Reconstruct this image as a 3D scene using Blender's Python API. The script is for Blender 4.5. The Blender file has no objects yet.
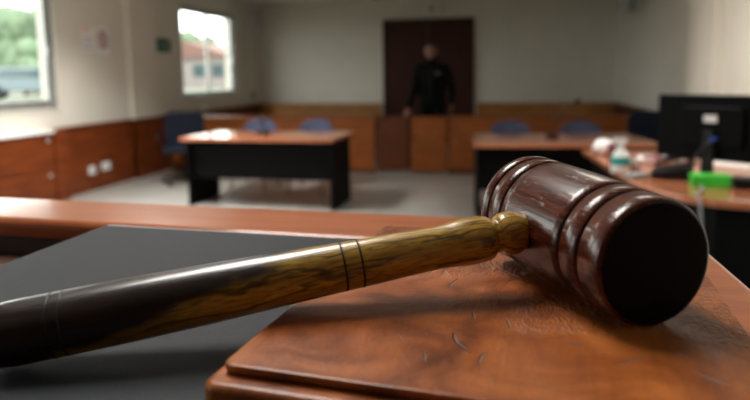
import bpy, bmesh, math, random
from mathutils import Vector, Matrix, noise
random.seed(7)
S = bpy.context.scene
COL = S.collection
PI = math.pi
H = 1.36                                    # lens height above the court floor

# ------------------------------------------------------------------ materials
def new_mat(name):
    m = bpy.data.materials.new(name); m.use_nodes = True
    nt = m.node_tree; b = nt.nodes['Principled BSDF']
    return m, nt, b
def N(nt, kind, **kw):
    n = nt.nodes.new(kind)
    for k, v in kw.items():
        if k in n.inputs: n.inputs[k].default_value = v
        else: setattr(n, k, v)
    return n
def ramp(nt, fac, stops, interp='LINEAR'):
    r = nt.nodes.new('ShaderNodeValToRGB'); r.color_ramp.interpolation = interp
    e = r.color_ramp.elements
    while len(e) < len(stops): e.new(0.5)
    for el, (p, c) in zip(e, stops): el.position = p; el.color = (*c, 1) if len(c) == 3 else c
    nt.links.new(fac, r.inputs['Fac']); return r.outputs['Color']
def coords(nt, scale=(1, 1, 1), rot=(0, 0, 0), loc=(0, 0, 0)):
    tc = nt.nodes.new('ShaderNodeTexCoord'); mp = nt.nodes.new('ShaderNodeMapping')
    mp.inputs['Scale'].default_value = scale; mp.inputs['Rotation'].default_value = rot; mp.inputs['Location'].default_value = loc
    nt.links.new(tc.outputs['Object'], mp.inputs['Vector']); return mp.outputs['Vector']
def bump(nt, b, h, strength=.2, dist=.001):
    n = nt.nodes.new('ShaderNodeBump'); n.inputs['Strength'].default_value = strength; n.inputs['Distance'].default_value = dist
    nt.links.new(h, n.inputs['Height']); nt.links.new(n.outputs['Normal'], b.inputs['Normal'])
def plain(name, c, rough=.5, metal=0, var=.12, scale=8, spec=.5, bmp=0):
    m, nt, b = new_mat(name)
    n = N(nt, 'ShaderNodeTexNoise', Scale=scale, Detail=4)
    nt.links.new(coords(nt), n.inputs['Vector'])
    lo = tuple(x*(1-var) for x in c); hi = tuple(min(1, x*(1+var)) for x in c)
    nt.links.new(ramp(nt, n.outputs['Fac'], [(.3, lo), (.7, hi)]), b.inputs['Base Color'])
    b.inputs['Roughness'].default_value = rough; b.inputs['Metallic'].default_value = metal
    b.inputs['Specular IOR Level'].default_value = spec
    if bmp: bump(nt, b, n.outputs['Fac'], bmp, .002)
    return m
def wood(name, dark, light, scale=(1, 12, 12), rough=.35, n_scale=3, coat=0, spec=.5, bmp=.05, contrast=(.35, .65)):
    m, nt, b = new_mat(name)
    v = coords(nt, scale)
    n = N(nt, 'ShaderNodeTexNoise', Scale=n_scale, Detail=7, Roughness=.62, Distortion=.6)
    nt.links.new(v, n.inputs['Vector'])
    nt.links.new(ramp(nt, n.outputs['Fac'], [(contrast[0], dark), (contrast[1], light)]), b.inputs['Base Color'])
    b.inputs['Roughness'].default_value = rough; b.inputs['Coat Weight'].default_value = coat
    b.inputs['Coat Roughness'].default_value = .10; b.inputs['Specular IOR Level'].default_value = spec
    if bmp: bump(nt, b, n.outputs['Fac'], bmp, .001)
    return m
def emit(name, c, s):
    m, nt, b = new_mat(name)
    b.inputs['Base Color'].default_value = (*c, 1); b.inputs['Emission Color'].default_value = (*c, 1); b.inputs['Emission Strength'].default_value = s
    return m
def glass(name):
    m, nt, b = new_mat(name); nt.nodes.remove(b)
    t = N(nt, 'ShaderNodeBsdfTransparent'); t.inputs['Color'].default_value = (.95, .98, .96, 1)
    g = N(nt, 'ShaderNodeBsdfGlossy', Roughness=.02); f = N(nt, 'ShaderNodeFresnel', IOR=1.45); mx = N(nt, 'ShaderNodeMixShader')
    ge = N(nt, 'ShaderNodeNewGeometry'); front = math_n(nt, 'SUBTRACT', 1.0, ge.outputs['Backfacing'])
    nt.links.new(math_n(nt, 'MULTIPLY', f.outputs['Fac'], front), mx.inputs['Fac']); nt.links.new(t.outputs[0], mx.inputs[1]); nt.links.new(g.outputs[0], mx.inputs[2])
    nt.links.new(mx.outputs[0], nt.nodes['Material Output'].inputs['Surface']); return m

def math_n(nt, op, a, b=None, clamp=False):
    n = nt.nodes.new('ShaderNodeMath'); n.operation = op; n.use_clamp = clamp
    for i, x in enumerate((a, b)):
        if x is None: continue
        if isinstance(x, (int, float)): n.inputs[i].default_value = x
        else: nt.links.new(x, n.inputs[i])
    return n.outputs[0]
MT = {}
MT['wall'] = plain('cream_plaster', (.70, .67, .595), .75, var=.03, scale=3, spec=.3)
MT['ceil'] = plain('white_ceiling_paint', (.74, .75, .74), .8, var=.03, spec=.2)
MT['wains'] = wood('mahogany_panelling', (.10, .021, .005), (.19, .043, .010), (1.2, 1.2, 9), .4, 2.2, spec=.3)
MT['wains_dark'] = wood('dark_mahogany_panelling', (.055, .016, .007), (.10, .03, .012), (1.2, 1.2, 9), .4, 2.2)
MT['barrier'] = wood('varnished_barrier_wood', (.20, .054, .010), (.33, .095, .018), (1.0, 1, 6), .5, 2.5, spec=.25)
MT['gate'] = wood('dark_gate_wood', (.11, .026, .007), (.17, .045, .011), (1.0, 1, 6), .4, 2.5)
MT['pew'] = wood('honey_bench_wood', (.30, .13, .035), (.46, .21, .06), (1, 6, 6), .3, 2.5)
MT['door'] = wood('dark_door_wood', (.030, .0075, .004), (.055, .014, .007), (8, 8, 1), .5, 2.0, spec=.2)
MT['tabletop'] = wood('orange_laminate_tabletop', (.40, .13, .06), (.50, .18, .09), (1, 14, 14), .16, 2.0, coat=.7, spec=.4, bmp=0)
MT['deskblack'] = plain('black_desk_laminate', (.0025, .0025, .003), .55, spec=.08)
MT['rail'] = wood('bench_rail_wood', (.30, .070, .018), (.43, .115, .031), (1, 9, 9), .28, 6, coat=.55, spec=.4, bmp=0)
MT['benchdark'] = wood('bench_desktop_wood', (.05, .017, .008), (.09, .03, .012), (1, 12, 12), .4, 5)  # bench wood darkened with the shade that lies below the rail
MT['alum'] = plain('grey_aluminium', (.42, .43, .42), .4, .6)
MT['white'] = plain('white_plastic', (.82, .82, .80), .4, var=.02)
MT['paper'] = plain('white_paper', (.85, .85, .86), .7, var=.03)
MT['metal'] = plain('brushed_metal', (.6, .6, .6), .3, .9)
MT['black'] = plain('black_plastic', (.004, .004, .0045), .45, spec=.25)
MT['screen'] = plain('monitor_black_plastic', (.0025, .0025, .003), .6, spec=.08)
MT['navy'] = plain('navy_fabric', (.007, .010, .021), .8, var=.2, scale=60, spec=.2)
MT['blue'] = plain('slate_blue_plastic', (.045, .056, .105), .6, var=.1, spec=.25)
MT['steel'] = plain('dark_painted_steel', (.02, .02, .022), .4, .3)
MT['green'] = plain('bright_green_card', (.05, .62, .05), .5, var=.25)
MT['teal'] = plain('teal_print', (.02, .32, .30), .5)
MT['maroon'] = plain('maroon_print', (.16, .03, .04), .6)
MT['bluep'] = plain('blue_cable_plastic', (.02, .06, .45), .4)
MT['grey'] = plain('grey_plastic', (.30, .31, .32), .5)
MT['jacket'] = plain('black_jacket_cloth', (.0028, .0028, .0032), .85, var=.2, scale=30, spec=.12)
MT['trouser'] = plain('black_trouser_cloth', (.003, .003, .0035), .85, spec=.12)
MT['skin'] = plain('skin', (.26, .11, .075), .55, var=.08, scale=20)
MT['hair'] = plain('dark_hair', (.010, .008, .007), .6)
MT['exit'] = plain('green_sign', (.015, .11, .06), .5)
MT['faintink'] = plain('faint_grey_print', (.50, .50, .56), .6)
MT['red'] = plain('red_ink', (.55, .12, .15), .6)
MT['greyink'] = plain('grey_ink', (.16, .165, .19), .6)
MT['pinkink'] = plain('pink_ink', (.78, .55, .52), .6)
MT['crown'] = plain('tree_leaves', (.10, .145, .085), .8, var=.5, scale=3)
MT['bark'] = plain('tree_bark', (.2, .15, .1), .9)
MT['lawn'] = plain('pale_ground', (.15, .16, .125), .9, var=.3, scale=.4)
MT['house'] = plain('pale_house_render', (.22, .19, .18), .8)
MT['roof'] = plain('red_roof_tile', (.16, .085, .07), .8)
MT['car'] = plain('pale_blue_car_paint', (.14, .18, .20), .3)
MT['tyre'] = plain('tyre_rubber', (.02, .02, .02), .8)
MT['glass'] = glass('window_glass')
MT['carglass'] = plain('car_glass', (.05, .08, .09), .1)
MT['fill_panel'] = emit('fill_panel_glow', (1, .95, .86), 6.0)  # glow of the added fill panels on the ceiling
MT['leather'] = None
def floor_mat():
    m, nt, b = new_mat('grey_floor_tiles')
    v = coords(nt)
    br = N(nt, 'ShaderNodeTexBrick', Scale=1.0, offset=0.0); br.inputs['Brick Width'].default_value = .4; br.inputs['Row Height'].default_value = .4
    br.inputs['Mortar Size'].default_value = .004; br.inputs['Color1'].default_value = (.34, .33, .305, 1); br.inputs['Color2'].default_value = (.38, .37, .34, 1); br.inputs['Mortar'].default_value = (.25, .24, .22, 1)
    nt.links.new(v, br.inputs['Vector'])
    n = N(nt, 'ShaderNodeTexNoise', Scale=5, Detail=6); nt.links.new(v, n.inputs['Vector'])
    mx = N(nt, 'ShaderNodeMix', data_type='RGBA', blend_type='MULTIPLY'); mx.inputs['Factor'].default_value = .5
    nt.links.new(br.outputs['Color'], mx.inputs['A']); nt.links.new(ramp(nt, n.outputs['Fac'], [(.3, (.8, .8, .8)), (.7, (1, 1, 1))]), mx.inputs['B'])
    nt.links.new(mx.outputs['Result'], b.inputs['Base Color']); b.inputs['Roughness'].default_value = .28
    return m
MT['floor'] = floor_mat()
def leather_mat():
    m, nt, b = new_mat('charcoal_leather')
    n = N(nt, 'ShaderNodeTexNoise', Scale=900, Detail=3); nt.links.new(coords(nt), n.inputs['Vector'])
    nt.links.new(ramp(nt, n.outputs['Fac'], [(.3, (.0105, .012, .016)), (.7, (.019, .022, .029))]), b.inputs['Base Color'])
    b.inputs['Roughness'].default_value = .6; b.inputs['Specular IOR Level'].default_value = .22; bump(nt, b, n.outputs['Fac'], .25, .0006); return m
MT['leather'] = leather_mat()
MT['edge_glint'] = plain('pale_edge_highlight', (.45, .43, .45), .25, .3)  # pale tone for the painted glint on the folder edge
def vmath(nt, op, a, b=None, out=0, scale=None):
    n = nt.nodes.new('ShaderNodeVectorMath'); n.operation = op
    for i, x in enumerate((a, b)):
        if x is None: continue
        if isinstance(x, (tuple, list, Vector)): n.inputs[i].default_value = x
        else: nt.links.new(x, n.inputs[i])
    if scale is not None: nt.links.new(scale, n.inputs['Scale'])
    return n.outputs['Value'] if out else n.outputs['Vector']
def mix_c(nt, f, a, b, blend='MIX'):
    mx = N(nt, 'ShaderNodeMix', data_type='RGBA', blend_type=blend)
    nt.links.new(f, mx.inputs['Factor'])
    for k, x in (('A', a), ('B', b)):
        if isinstance(x, tuple): mx.inputs[k].default_value = (*x, 1)
        else: nt.links.new(x, mx.inputs[k])
    return mx.outputs['Result']
def gavel_head_mat():
    m, nt, b = new_mat('worn_rosewood')          # object x runs along the head
    v = coords(nt, (18, 190, 190)); n = N(nt, 'ShaderNodeTexNoise', Scale=2.2, Detail=8, Roughness=.65, Distortion=.4); nt.links.new(v, n.inputs['Vector'])
    c = ramp(nt, n.outputs['Fac'], [(.3, (.014, .0028, .0015)), (.5, (.062, .0115, .005)), (.72, (.135, .030, .013))])
    w = N(nt, 'ShaderNodeTexNoise', Scale=1.0, Detail=6, Roughness=.7); nt.links.new(coords(nt, (70, 190, 190)), w.inputs['Vector'])
    worn = ramp(nt, w.outputs['Fac'], [(.60, (0, 0, 0)), (.68, (1, 1, 1))])
    nt.links.new(mix_c(nt, math_n(nt, 'MULTIPLY', worn, .45), c, (.20, .135, .09)), b.inputs['Base Color'])
    nt.links.new(math_n(nt, 'ADD', math_n(nt, 'MULTIPLY', worn, .25), .22), b.inputs['Roughness'])
    b.inputs['Coat Weight'].default_value = .28; b.inputs['Coat Roughness'].default_value = .06; b.inputs['Specular IOR Level'].default_value = .3
    h = math_n(nt, 'SUBTRACT', math_n(nt, 'MULTIPLY', n.outputs['Fac'], .6), math_n(nt, 'MULTIPLY', worn, .5)); bump(nt, b, h, .45, .0008)
    return m
MT['ghead'] = gavel_head_mat()
MT['groove'] = plain('dark_groove', (.010, .004, .003), .5)
MT['gface'] = wood('dark_end_grain', (.004, .0012, .001), (.009, .003, .002), (30, 30, 30), .6, 2, spec=.08)
def gavel_handle_mat():
    m, nt, b = new_mat('oiled_yellow_wood_with_dark_grip')   # object x runs from head to butt
    v = coords(nt, (26, 230, 230)); n = N(nt, 'ShaderNodeTexNoise', Scale=2.2, Detail=8, Roughness=.6, Distortion=1.2); nt.links.new(v, n.inputs['Vector'])
    c = ramp(nt, n.outputs['Fac'], [(.30, (.07, .030, .005)), (.42, (.33, .175, .018)), (.58, (.52, .300, .034)), (.75, (.60, .37, .055))])
    wv = N(nt, 'ShaderNodeTexWave', Scale=.9, Distortion=9, Detail=3); wv.bands_direction = 'Y'; nt.links.new(coords(nt, (25, 90, 90)), wv.inputs['Vector'])
    c = mix_c(nt, math_n(nt, 'MULTIPLY', ramp(nt, wv.outputs['Fac'], [(.0, (1, 1, 1)), (.14, (0, 0, 0))]), .75), c, (.022, .010, .004))
    tc = nt.nodes.new('ShaderNodeTexCoord'); sp = nt.nodes.new('ShaderNodeSeparateXYZ'); nt.links.new(tc.outputs['Object'], sp.inputs[0])
    nz = N(nt, 'ShaderNodeTexNoise', Scale=1.0, Detail=4); nt.links.new(coords(nt, (40, 110, 110)), nz.inputs['Vector'])
    # stained grip: starts further up the handle along its upper side
    s = math_n(nt, 'ADD', sp.outputs['X'], math_n(nt, 'MULTIPLY', sp.outputs['Z'], 5.0))
    s = math_n(nt, 'ADD', s, math_n(nt, 'MULTIPLY', math_n(nt, 'SUBTRACT', nz.outputs['Fac'], .5), .06))
    mask = ramp(nt, math_n(nt, 'MULTIPLY', s, 3.0), [(.535, (0, 0, 0)), (.62, (1, 1, 1))])
    dk = ramp(nt, n.outputs['Fac'], [(.35, (.010, .0045, .004)), (.7, (.036, .014, .012))])
    nt.links.new(mix_c(nt, mask, c, dk), b.inputs['Base Color'])
    b.inputs['Roughness'].default_value = .3; b.inputs['Coat Weight'].default_value = .35; b.inputs['Coat Roughness'].default_value = .09
    bump(nt, b, n.outputs['Fac'], .22, .0006); return m
MT['ghandle'] = gavel_handle_mat()
def block_mat(scr):
    m, nt, b = new_mat('scuffed_varnished_block')
    tc = nt.nodes.new('ShaderNodeTexCoord'); p = tc.outputs['Object']
    n = N(nt, 'ShaderNodeTexNoise', Scale=26, Detail=7, Roughness=.6, Distortion=.8); nt.links.new(p, n.inputs['Vector'])
    c = ramp(nt, n.outputs['Fac'], [(.30, (.080, .018, .005)), (.47, (.27, .068, .013)), (.70, (.47, .14, .028))])
    g = N(nt, 'ShaderNodeTexNoise', Scale=1.0, Detail=5); nt.links.new(coords(nt, (300, 18, 30)), g.inputs['Vector'])
    c = mix_c(nt, math_n(nt, 'MULTIPLY', ramp(nt, g.outputs['Fac'], [(.5, (0, 0, 0)), (.75, (1, 1, 1))]), .35), c, (.10, .03, .012))
    dn = N(nt, 'ShaderNodeTexNoise', Scale=60, Detail=2); nt.links.new(p, dn.inputs['Vector'])
    pd = vmath(nt, 'ADD', p, vmath(nt, 'MULTIPLY', vmath(nt, 'SUBTRACT', dn.outputs['Color'], (.5, .5, .5)), (.006, .006, 0)))
    pd = vmath(nt, 'MULTIPLY', pd, (1, 1, 0))
    tot = None
    for (ax, ay, bx, by, w) in scr:
        a = Vector((ax, ay, 0)); ba = Vector((bx, by, 0)) - a
        pa = vmath(nt, 'SUBTRACT', pd, a)
        h = math_n(nt, 'MULTIPLY', vmath(nt, 'DOT_PRODUCT', pa, ba, 1), 1/ba.length_squared, True)
        d = vmath(nt, 'LENGTH', vmath(nt, 'SUBTRACT', pa, vmath(nt, 'SCALE', ba, scale=h)), None, 1)
        wd = math_n(nt, 'MULTIPLY', math_n(nt, 'MULTIPLY', h, math_n(nt, 'SUBTRACT', 1.0, h)), 4*w)   # spindle shaped mark
        k = math_n(nt, 'MULTIPLY', math_n(nt, 'SUBTRACT', wd, d), 1/(w*.5), True)
        tot = k if tot is None else math_n(nt, 'MAXIMUM', tot, k)
    cm = mix_c(nt, math_n(nt, 'MULTIPLY', tot, .55), c, (.30, .26, .26))
    nt.links.new(cm, b.inputs['Base Color'])
    # crackled varnish with wrinkled areas
    vo = N(nt, 'ShaderNodeTexNoise', Scale=170, Detail=5, Roughness=.6, Distortion=1.8); nt.links.new(coords(nt, (1, .55, 1)), vo.inputs['Vector'])
    area = N(nt, 'ShaderNodeTexNoise', Scale=13, Detail=2); nt.links.new(p, area.inputs['Vector'])
    py = nt.nodes.new('ShaderNodeSeparateXYZ'); nt.links.new(p, py.inputs[0])
    av = math_n(nt, 'ADD', area.outputs['Fac'], math_n(nt, 'MULTIPLY', py.outputs['Y'], 4.0))
    am = ramp(nt, av, [(.42, (.05, .05, .05)), (.66, (1, 1, 1))])
    hh = math_n(nt, 'SUBTRACT', math_n(nt, 'MULTIPLY', vo.outputs['Fac'], am), math_n(nt, 'MULTIPLY', tot, .8))
    bump(nt, b, hh, 1.0, .006)
    nt.links.new(ramp(nt, n.outputs['Fac'], [(.3, (.30, .30, .30)), (.7, (.42, .42, .42))]), b.inputs['Roughness'])
    b.inputs['Coat Weight'].default_value = .12; b.inputs['Coat Roughness'].default_value = .15; b.inputs['Specular IOR Level'].default_value = .28
    return m
# ------------------------------------------------------------------ shapes
def bx(bm, x0, x1, y0, y1, z0, z1, mi=0, rot=None):
    vs = [bm.verts.new((x, y, z)) for z in (z0, z1) for y in (y0, y1) for x in (x0, x1)]
    for f in ((0, 2, 3, 1), (4, 5, 7, 6), (0, 1, 5, 4), (2, 6, 7, 3), (0, 4, 6, 2), (1, 3, 7, 5)):
        bm.faces.new([vs[i] for i in f]).material_index = mi
    if rot is not None:
        for v in vs: v.co = rot @ v.co
    return vs
def prism(bm, pts, z0, z1, mi=0, M=None):
    a = [bm.verts.new((x, y, z0)) for x, y in pts]; c = [bm.verts.new((x, y, z1)) for x, y in pts]
    n = len(pts); fs = [bm.faces.new(a[::-1]), bm.faces.new(c)]
    for i in range(n): fs.append(bm.faces.new((a[i], a[(i+1) % n], c[(i+1) % n], c[i])))
    for f in fs: f.material_index = mi
    if M is not None:
        for v in a + c: v.co = M @ v.co
    bmesh.ops.recalc_face_normals(bm, faces=fs)
def frame_of(d):
    d = d.normalized(); u = Vector((0, 0, 1)) if abs(d.z) < .9 else Vector((1, 0, 0))
    a = d.cross(u).normalized(); return a, a.cross(d).normalized()
def tube(bm, pts, r, seg=10, mi=0, smooth=True):
    pts = [Vector(p) for p in pts]; rs = r if isinstance(r, (list, tuple)) else [r]*len(pts)
    rings = []; a0 = None
    for i, p in enumerate(pts):
        d = (pts[min(i+1, len(pts)-1)] - pts[max(i-1, 0)])
        if a0 is None: a, b = frame_of(d)
        else:
            dn = d.normalized(); a = (a0 - dn*a0.dot(dn)).normalized(); b = dn.cross(a)
        a0 = a
        rings.append([bm.verts.new(p + (a*math.cos(t) + b*math.sin(t))*rs[i]) for t in [2*PI*k/seg for k in range(seg)]])
    fs = []
    for q, w in zip(rings, rings[1:]):
        for k in range(seg): fs.append(bm.faces.new((q[k], q[(k+1) % seg], w[(k+1) % seg], w[k])))
    for f in fs: f.smooth = smooth
    fs += [bm.faces.new(rings[0][::-1]), bm.faces.new(rings[-1])]
    for f in fs: f.material_index = mi
    bmesh.ops.recalc_face_normals(bm, faces=fs)
def lathe(bm, prof, seg=48, axis='z', mi=None, M=None):
    """prof: list of (along, radius[, material])"""
    rings = []; new = []
    for p in prof:
        t, r = p[0], p[1]; ring = []
        for k in range(1 if r < 1e-7 else seg):
            a = 2*PI*k/seg; c, s = math.cos(a)*r, math.sin(a)*r
            co = Vector((t, c, s)) if axis == 'x' else Vector((c, s, t))
            if M is not None: co = M @ co
            v = bm.verts.new(co); ring.append(v); new.append(v)
        rings.append(ring)
    fs = []
    for i, (q, w) in enumerate(zip(rings, rings[1:])):
        m = prof[i+1][2] if len(prof[i+1]) > 2 else (mi or 0)
        for k in range(seg):
            l = [q[k % len(q)], q[(k+1) % len(q)], w[(k+1) % len(w)], w[k % len(w)]]
            l = list(dict.fromkeys(l))
            if len(l) >= 3:
                f = bm.faces.new(l); f.smooth = True; f.material_index = m; fs.append(f)
    bmesh.ops.recalc_face_normals(bm, faces=fs)
def ball(bm, c, r, sub=2, mi=0):
    r = r if isinstance(r, (tuple, list)) else (r, r, r)
    q = bmesh.ops.create_icosphere(bm, subdivisions=sub, radius=1)
    for v in q['verts']: v.co = Vector((v.co.x*r[0]+c[0], v.co.y*r[1]+c[1], v.co.z*r[2]+c[2]))
    for v in q['verts']:
        for f in v.link_faces: f.smooth = True; f.material_index = mi
    return q['verts']
def capsule(bm, a, b, ra, rb, n=5):
    a, b = Vector(a), Vector(b); L = (b-a).length; k = max(2, int(L/(min(ra, rb)*.5))+1)
    for i in range(k+1):
        t = i/k; r = ra+(rb-ra)*t; ball(bm, a.lerp(b, t), r, 2)
def obj(name, bm, mats, parent=None, bevel=0, seg=2, smooth_angle=None, origin=None):
    me = bpy.data.meshes.new(name)
    if origin is not None: bmesh.ops.translate(bm, verts=bm.verts, vec=-Vector(origin))
    bm.to_mesh(me); bm.free()
    for m in (mats if isinstance(mats, (list, tuple)) else [mats]): me.materials.append(MT[m] if isinstance(m, str) else m)
    o = bpy.data.objects.new(name, me); COL.objects.link(o)
    if origin is not None: o.location = origin
    if parent: o.parent = parent
    if bevel:
        md = o.modifiers.new('Bevel', 'BEVEL'); md.width = bevel; md.segments = seg; md.limit_method = 'ANGLE'; md.angle_limit = math.radians(40)
    return o
def remesh(o, size, smooth=4):
    md = o.modifiers.new('Remesh', 'REMESH'); md.mode = 'VOXEL'; md.voxel_size = size; md.use_smooth_shade = True
    if smooth:
        s = o.modifiers.new('Smooth', 'SMOOTH'); s.factor = .5; s.iterations = smooth
    return o
B = bmesh.new
def thing(name, label, cat, loc=(0, 0, 0), rz=0, group=None):
    o = bpy.data.objects.new(name, None); COL.objects.link(o); o.empty_display_size = .1
    o.location = loc; o.rotation_euler = (0, 0, rz); return tag(o, label, cat, group)
def tag(o, label, cat, group=None):
    o['label'] = label; o['category'] = cat
    if group: o['group'] = group
    return o
def struct(name, bm, mats, bevel=0, parent=None, label=None):
    o = obj(name, bm, mats, parent, bevel)
    if parent is None: o['kind'] = 'structure'
    return o
def dup(root, label, loc, rz=0):
    r = root.copy(); COL.objects.link(r); r.location = loc; r.rotation_euler = (0, 0, rz); r['label'] = label
    for ch in list(root.children):
        c = ch.copy(); COL.objects.link(c); c.parent = r
        for g in list(ch.children):
            d = g.copy(); COL.objects.link(d); d.parent = c
    return r
# ------------------------------------------------------------------ camera
cd = bpy.data.cameras.new('camera'); cam = bpy.data.objects.new('camera', cd); COL.objects.link(cam); S.camera = cam
F, CX, CY = 620.0, 375.0, 150.0
d = Vector((500-CX, CY-75, -F)).normalized()          # world +Y in camera axes
up = Vector((.0105, 1, 0)); z = (up - d*up.dot(d)).normalized(); x = d.cross(z)
R3 = Matrix((x, d, z))
cam.matrix_world = Matrix.Translation((0, 0, H)) @ R3.to_4x4()
cd.sensor_width = 36; cd.lens = F/750*36; cd.shift_y = -(200-CY)/750; cd.clip_start = .01
cd.dof.use_dof = True; cd.dof.focus_distance = .325; cd.dof.aperture_fstop = 7.0
def ray(u, v): return R3 @ Vector((u-CX, CY-v, -F))
def onz(u, v, zz):
    r = ray(u, v); return r*((zz-H)/r.z) + Vector((0, 0, H))
# ------------------------------------------------------------------ the room
XL, XR, YB, YF, ZC = -4.98, 2.15, 12.4, -2.6, 2.88
b = B(); bx(b, XL-.3, XR+.5, YF-.2, YB+.2, -.1, 0); struct('floor', b, 'floor')
b = B(); bx(b, XL-.3, XR+.5, YF-.2, YB+.2, ZC, ZC+.12); struct('ceiling', b, 'ceil')
wins = [(-1.6, .6), (1.25, 3.45), (4.05, 6.31), (9.22, 11.28)]
ZS, ZT = 1.05, 2.555
b = B(); yy = YF-.2
for (a, c) in wins:
    bx(b, XL-.22, XL, yy, a, 0, ZC); bx(b, XL-.22, XL, a, c, 0, ZS); bx(b, XL-.22, XL, a, c, ZT, ZC); yy = c
bx(b, XL-.22, XL, yy, YB+.2, 0, ZC)
struct('wall_left', b, 'wall')
b = B(); bx(b, XL, XR+.3, YB, YB+.2, 0, ZC); struct('wall_back', b, 'wall')
b = B(); bx(b, XR, XR+.2, 5.9, YB, 0, ZC); bx(b, 1.80, XR+.2, YF, 6.62, 0, ZC); struct('wall_right', b, 'wall')
b = B(); bx(b, 1.72, 1.82, 5.62, 6.10, 0, ZC); struct('trim_5', b, 'wall')
b = B(); bx(b, XL, XR, YF-.2, YF, 0, ZC); struct('wall_front', b, 'wains_dark')
b = B(); bx(b, XL, XL+.06, 7.70, 8.36, 0, ZC); struct('trim_4', b, 'wall')
# wainscots
b = B()
def wain(b, y0, y1, dx):
    bx(b, XL, XL+dx, y0, y1, 0, .57); bx(b, XL, XL+dx-.008, y0, y1, .57, .59); bx(b, XL, XL+dx, y0, y1, .59, .80); bx(b, XL, XL+dx+.018, y0, y1, .80, .825)
wain(b, 6.26, 7.70, .03); wain(b, 7.70, 8.36, .075); wain(b, 8.36, YB, .03)
struct('trim_1', b, 'wains')
b = B()
for x0, x1 in ((XL+.05, -2.36), (-.44, XR)):
    bx(b, x0, x1, YB-.03, YB, 0, .80); bx(b, x0, x1, YB-.05, YB, .80, .825)
struct('trim_2', b, 'pew')
b = B(); bx(b, XR-.03, XR, 6.62, YB-.05, 0, .80); bx(b, XR-.06, XR, 6.62, YB-.05, .80, .825); struct('trim_3', b, 'wains_dark')
# windows
for i, (a, c) in enumerate(wins):
    w = bpy.data.objects.new('window_%d' % (i+1), None); COL.objects.link(w); w['kind'] = 'structure'; w.location = (XL-.08, (a+c)/2, ZS)
    hw, hh, t = (c-a)/2, ZT-ZS, .05
    b = B()
    for args in ((-.04, .05, -hw, -hw+t, 0, hh), (-.04, .05, hw-t, hw, 0, hh), (-.04, .05, -hw+t, hw-t, 0, t), (-.04, .05, -hw+t, hw-t, hh-t, hh)): bx(b, *args)
    obj('window_frame', b, 'alum', w, .004)
    for s, xo in ((-1, -.02), (1, .015)):
        y0, y1 = (-hw+t, .03) if s < 0 else (-.03, hw-t); q = .045
        b = B()
        for args in ((xo-.012, xo+.012, y0, y0+q, t, hh-t), (xo-.012, xo+.012, y1-q, y1, t, hh-t), (xo-.012, xo+.012, y0+q, y1-q, t, t+q), (xo-.012, xo+.012, y0+q, y1-q, hh-t-q, hh-t)): bx(b, *args)
        sash = obj('sash', b, 'alum', w, .003)
        b = B(); bx(b, xo-.003, xo+.003, y0+q, y1-q, t+q, hh-t-q); obj('pane', b, 'glass', sash)
        if s > 0:
            b = B(); bx(b, xo+.012, xo+.035, y1-q+.004, y1-.004, hh*.40, hh*.40+.09); obj('latch', b, 'metal', sash, .004)
    b = B(); bx(b, .05, .10, -hw-.02, hw+.02, -.03, 0); obj('window_sill', b, 'wall', w, .004)
    L = bpy.data.lights.new('window_portal', 'AREA'); L.shape = 'RECTANGLE'; L.size = c-a; L.size_y = hh; L.cycles.is_portal = True
    lo = bpy.data.objects.new('window_portal', L); COL.objects.link(lo); lo.location = (XL-.24, (a+c)/2, (ZS+ZT)/2); lo.rotation_euler = (0, -PI/2, 0)
    lo.rotation_euler = Matrix(((0, 0, -1), (1, 0, 0), (0, -1, 0))).to_euler()
# door
w = bpy.data.objects.new('door_1', None); COL.objects.link(w); w['kind'] = 'structure'; w.location = (-1.40, YB, 0)
b = B(); bx(b, -.90, -.83, -.07, 0, 0, 2.48); bx(b, .83, .90, -.07, 0, 0, 2.48); bx(b, -.83, .83, -.07, 0, 2.41, 2.48); obj('door_frame', b, 'door', w, .006)
for s in (-1, 1):
    b = B(); x0, x1 = sorted((s*.004, s*.83)); bx(b, x0, x1, -.045, 0, .01, 2.41)
    for z0, z1 in ((.2, 1.0), (1.15, 2.2)): bx(b, x0+.12, x1-.12, -.055, -.045, z0, z1)
    lf = obj('door_leaf', b, 'door', w, .004)
    b = B(); tube(b, [(s*.07, -.05, 1.02), (s*.07, -.10, 1.02), (s*.17, -.10, 1.02)], .01); obj('door_handle', b, 'metal', lf)
# ------------------------------------------------------------------ gavel, block, folder and the judge's bench
ZP = H - .1185                               # top of the folder and the rails
ZB = H - .105                                # top of the sounding block
bench = thing('judge_bench', 'raised wooden judge bench with glossy orange-brown rail under the gavel', 'bench', (0, 0, 0))
def yo(xx): return .547 - .055*(xx+.512)
def yi(xx): return .456 - .055*(xx+.42)
b = B(); prism(b, [(-1.5, yi(-1.5)), (.085, yi(.085)), (.139, yo(.139)), (-1.5, yo(-1.5))], ZP-.018, ZP); obj('front_rail', b, 'rail', bench, .007, 4)
b = B(); prism(b, [(.085, -.6), (.139, -.6), (.139, yo(.139)-.0005), (.0855, yi(.085)-.0006)], ZP-.018, ZP); obj('side_rail', b, 'rail', bench, .005, 3)
b = B(); prism(b, [(-1.5, yi(-1.5)+.012), (.078, yi(.078)+.012), (.12, yo(.12)-.01), (-1.5, yo(-1.5)-.01)], ZP-.046, ZP-.0185); obj('shade_apron', b, 'benchdark', bench)  # dark board puts the shade of the rail's inner face into colour
b = B(); prism(b, [(-1.5, -.6), (.084, -.6), (.084, yi(.084)-.001), (-1.5, yi(-1.5)-.001)], ZP-.060, ZP-.032); obj('desktop', b, 'benchdark', bench)
b = B(); prism(b, [(-1.5, yo(-1.5)-.05), (.12, yo(.12)-.05), (.12, yo(.12)-.02), (-1.5, yo(-1.5)-.02)], 0, ZP-.046); obj('front_panel', b, 'benchdark', bench)
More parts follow.
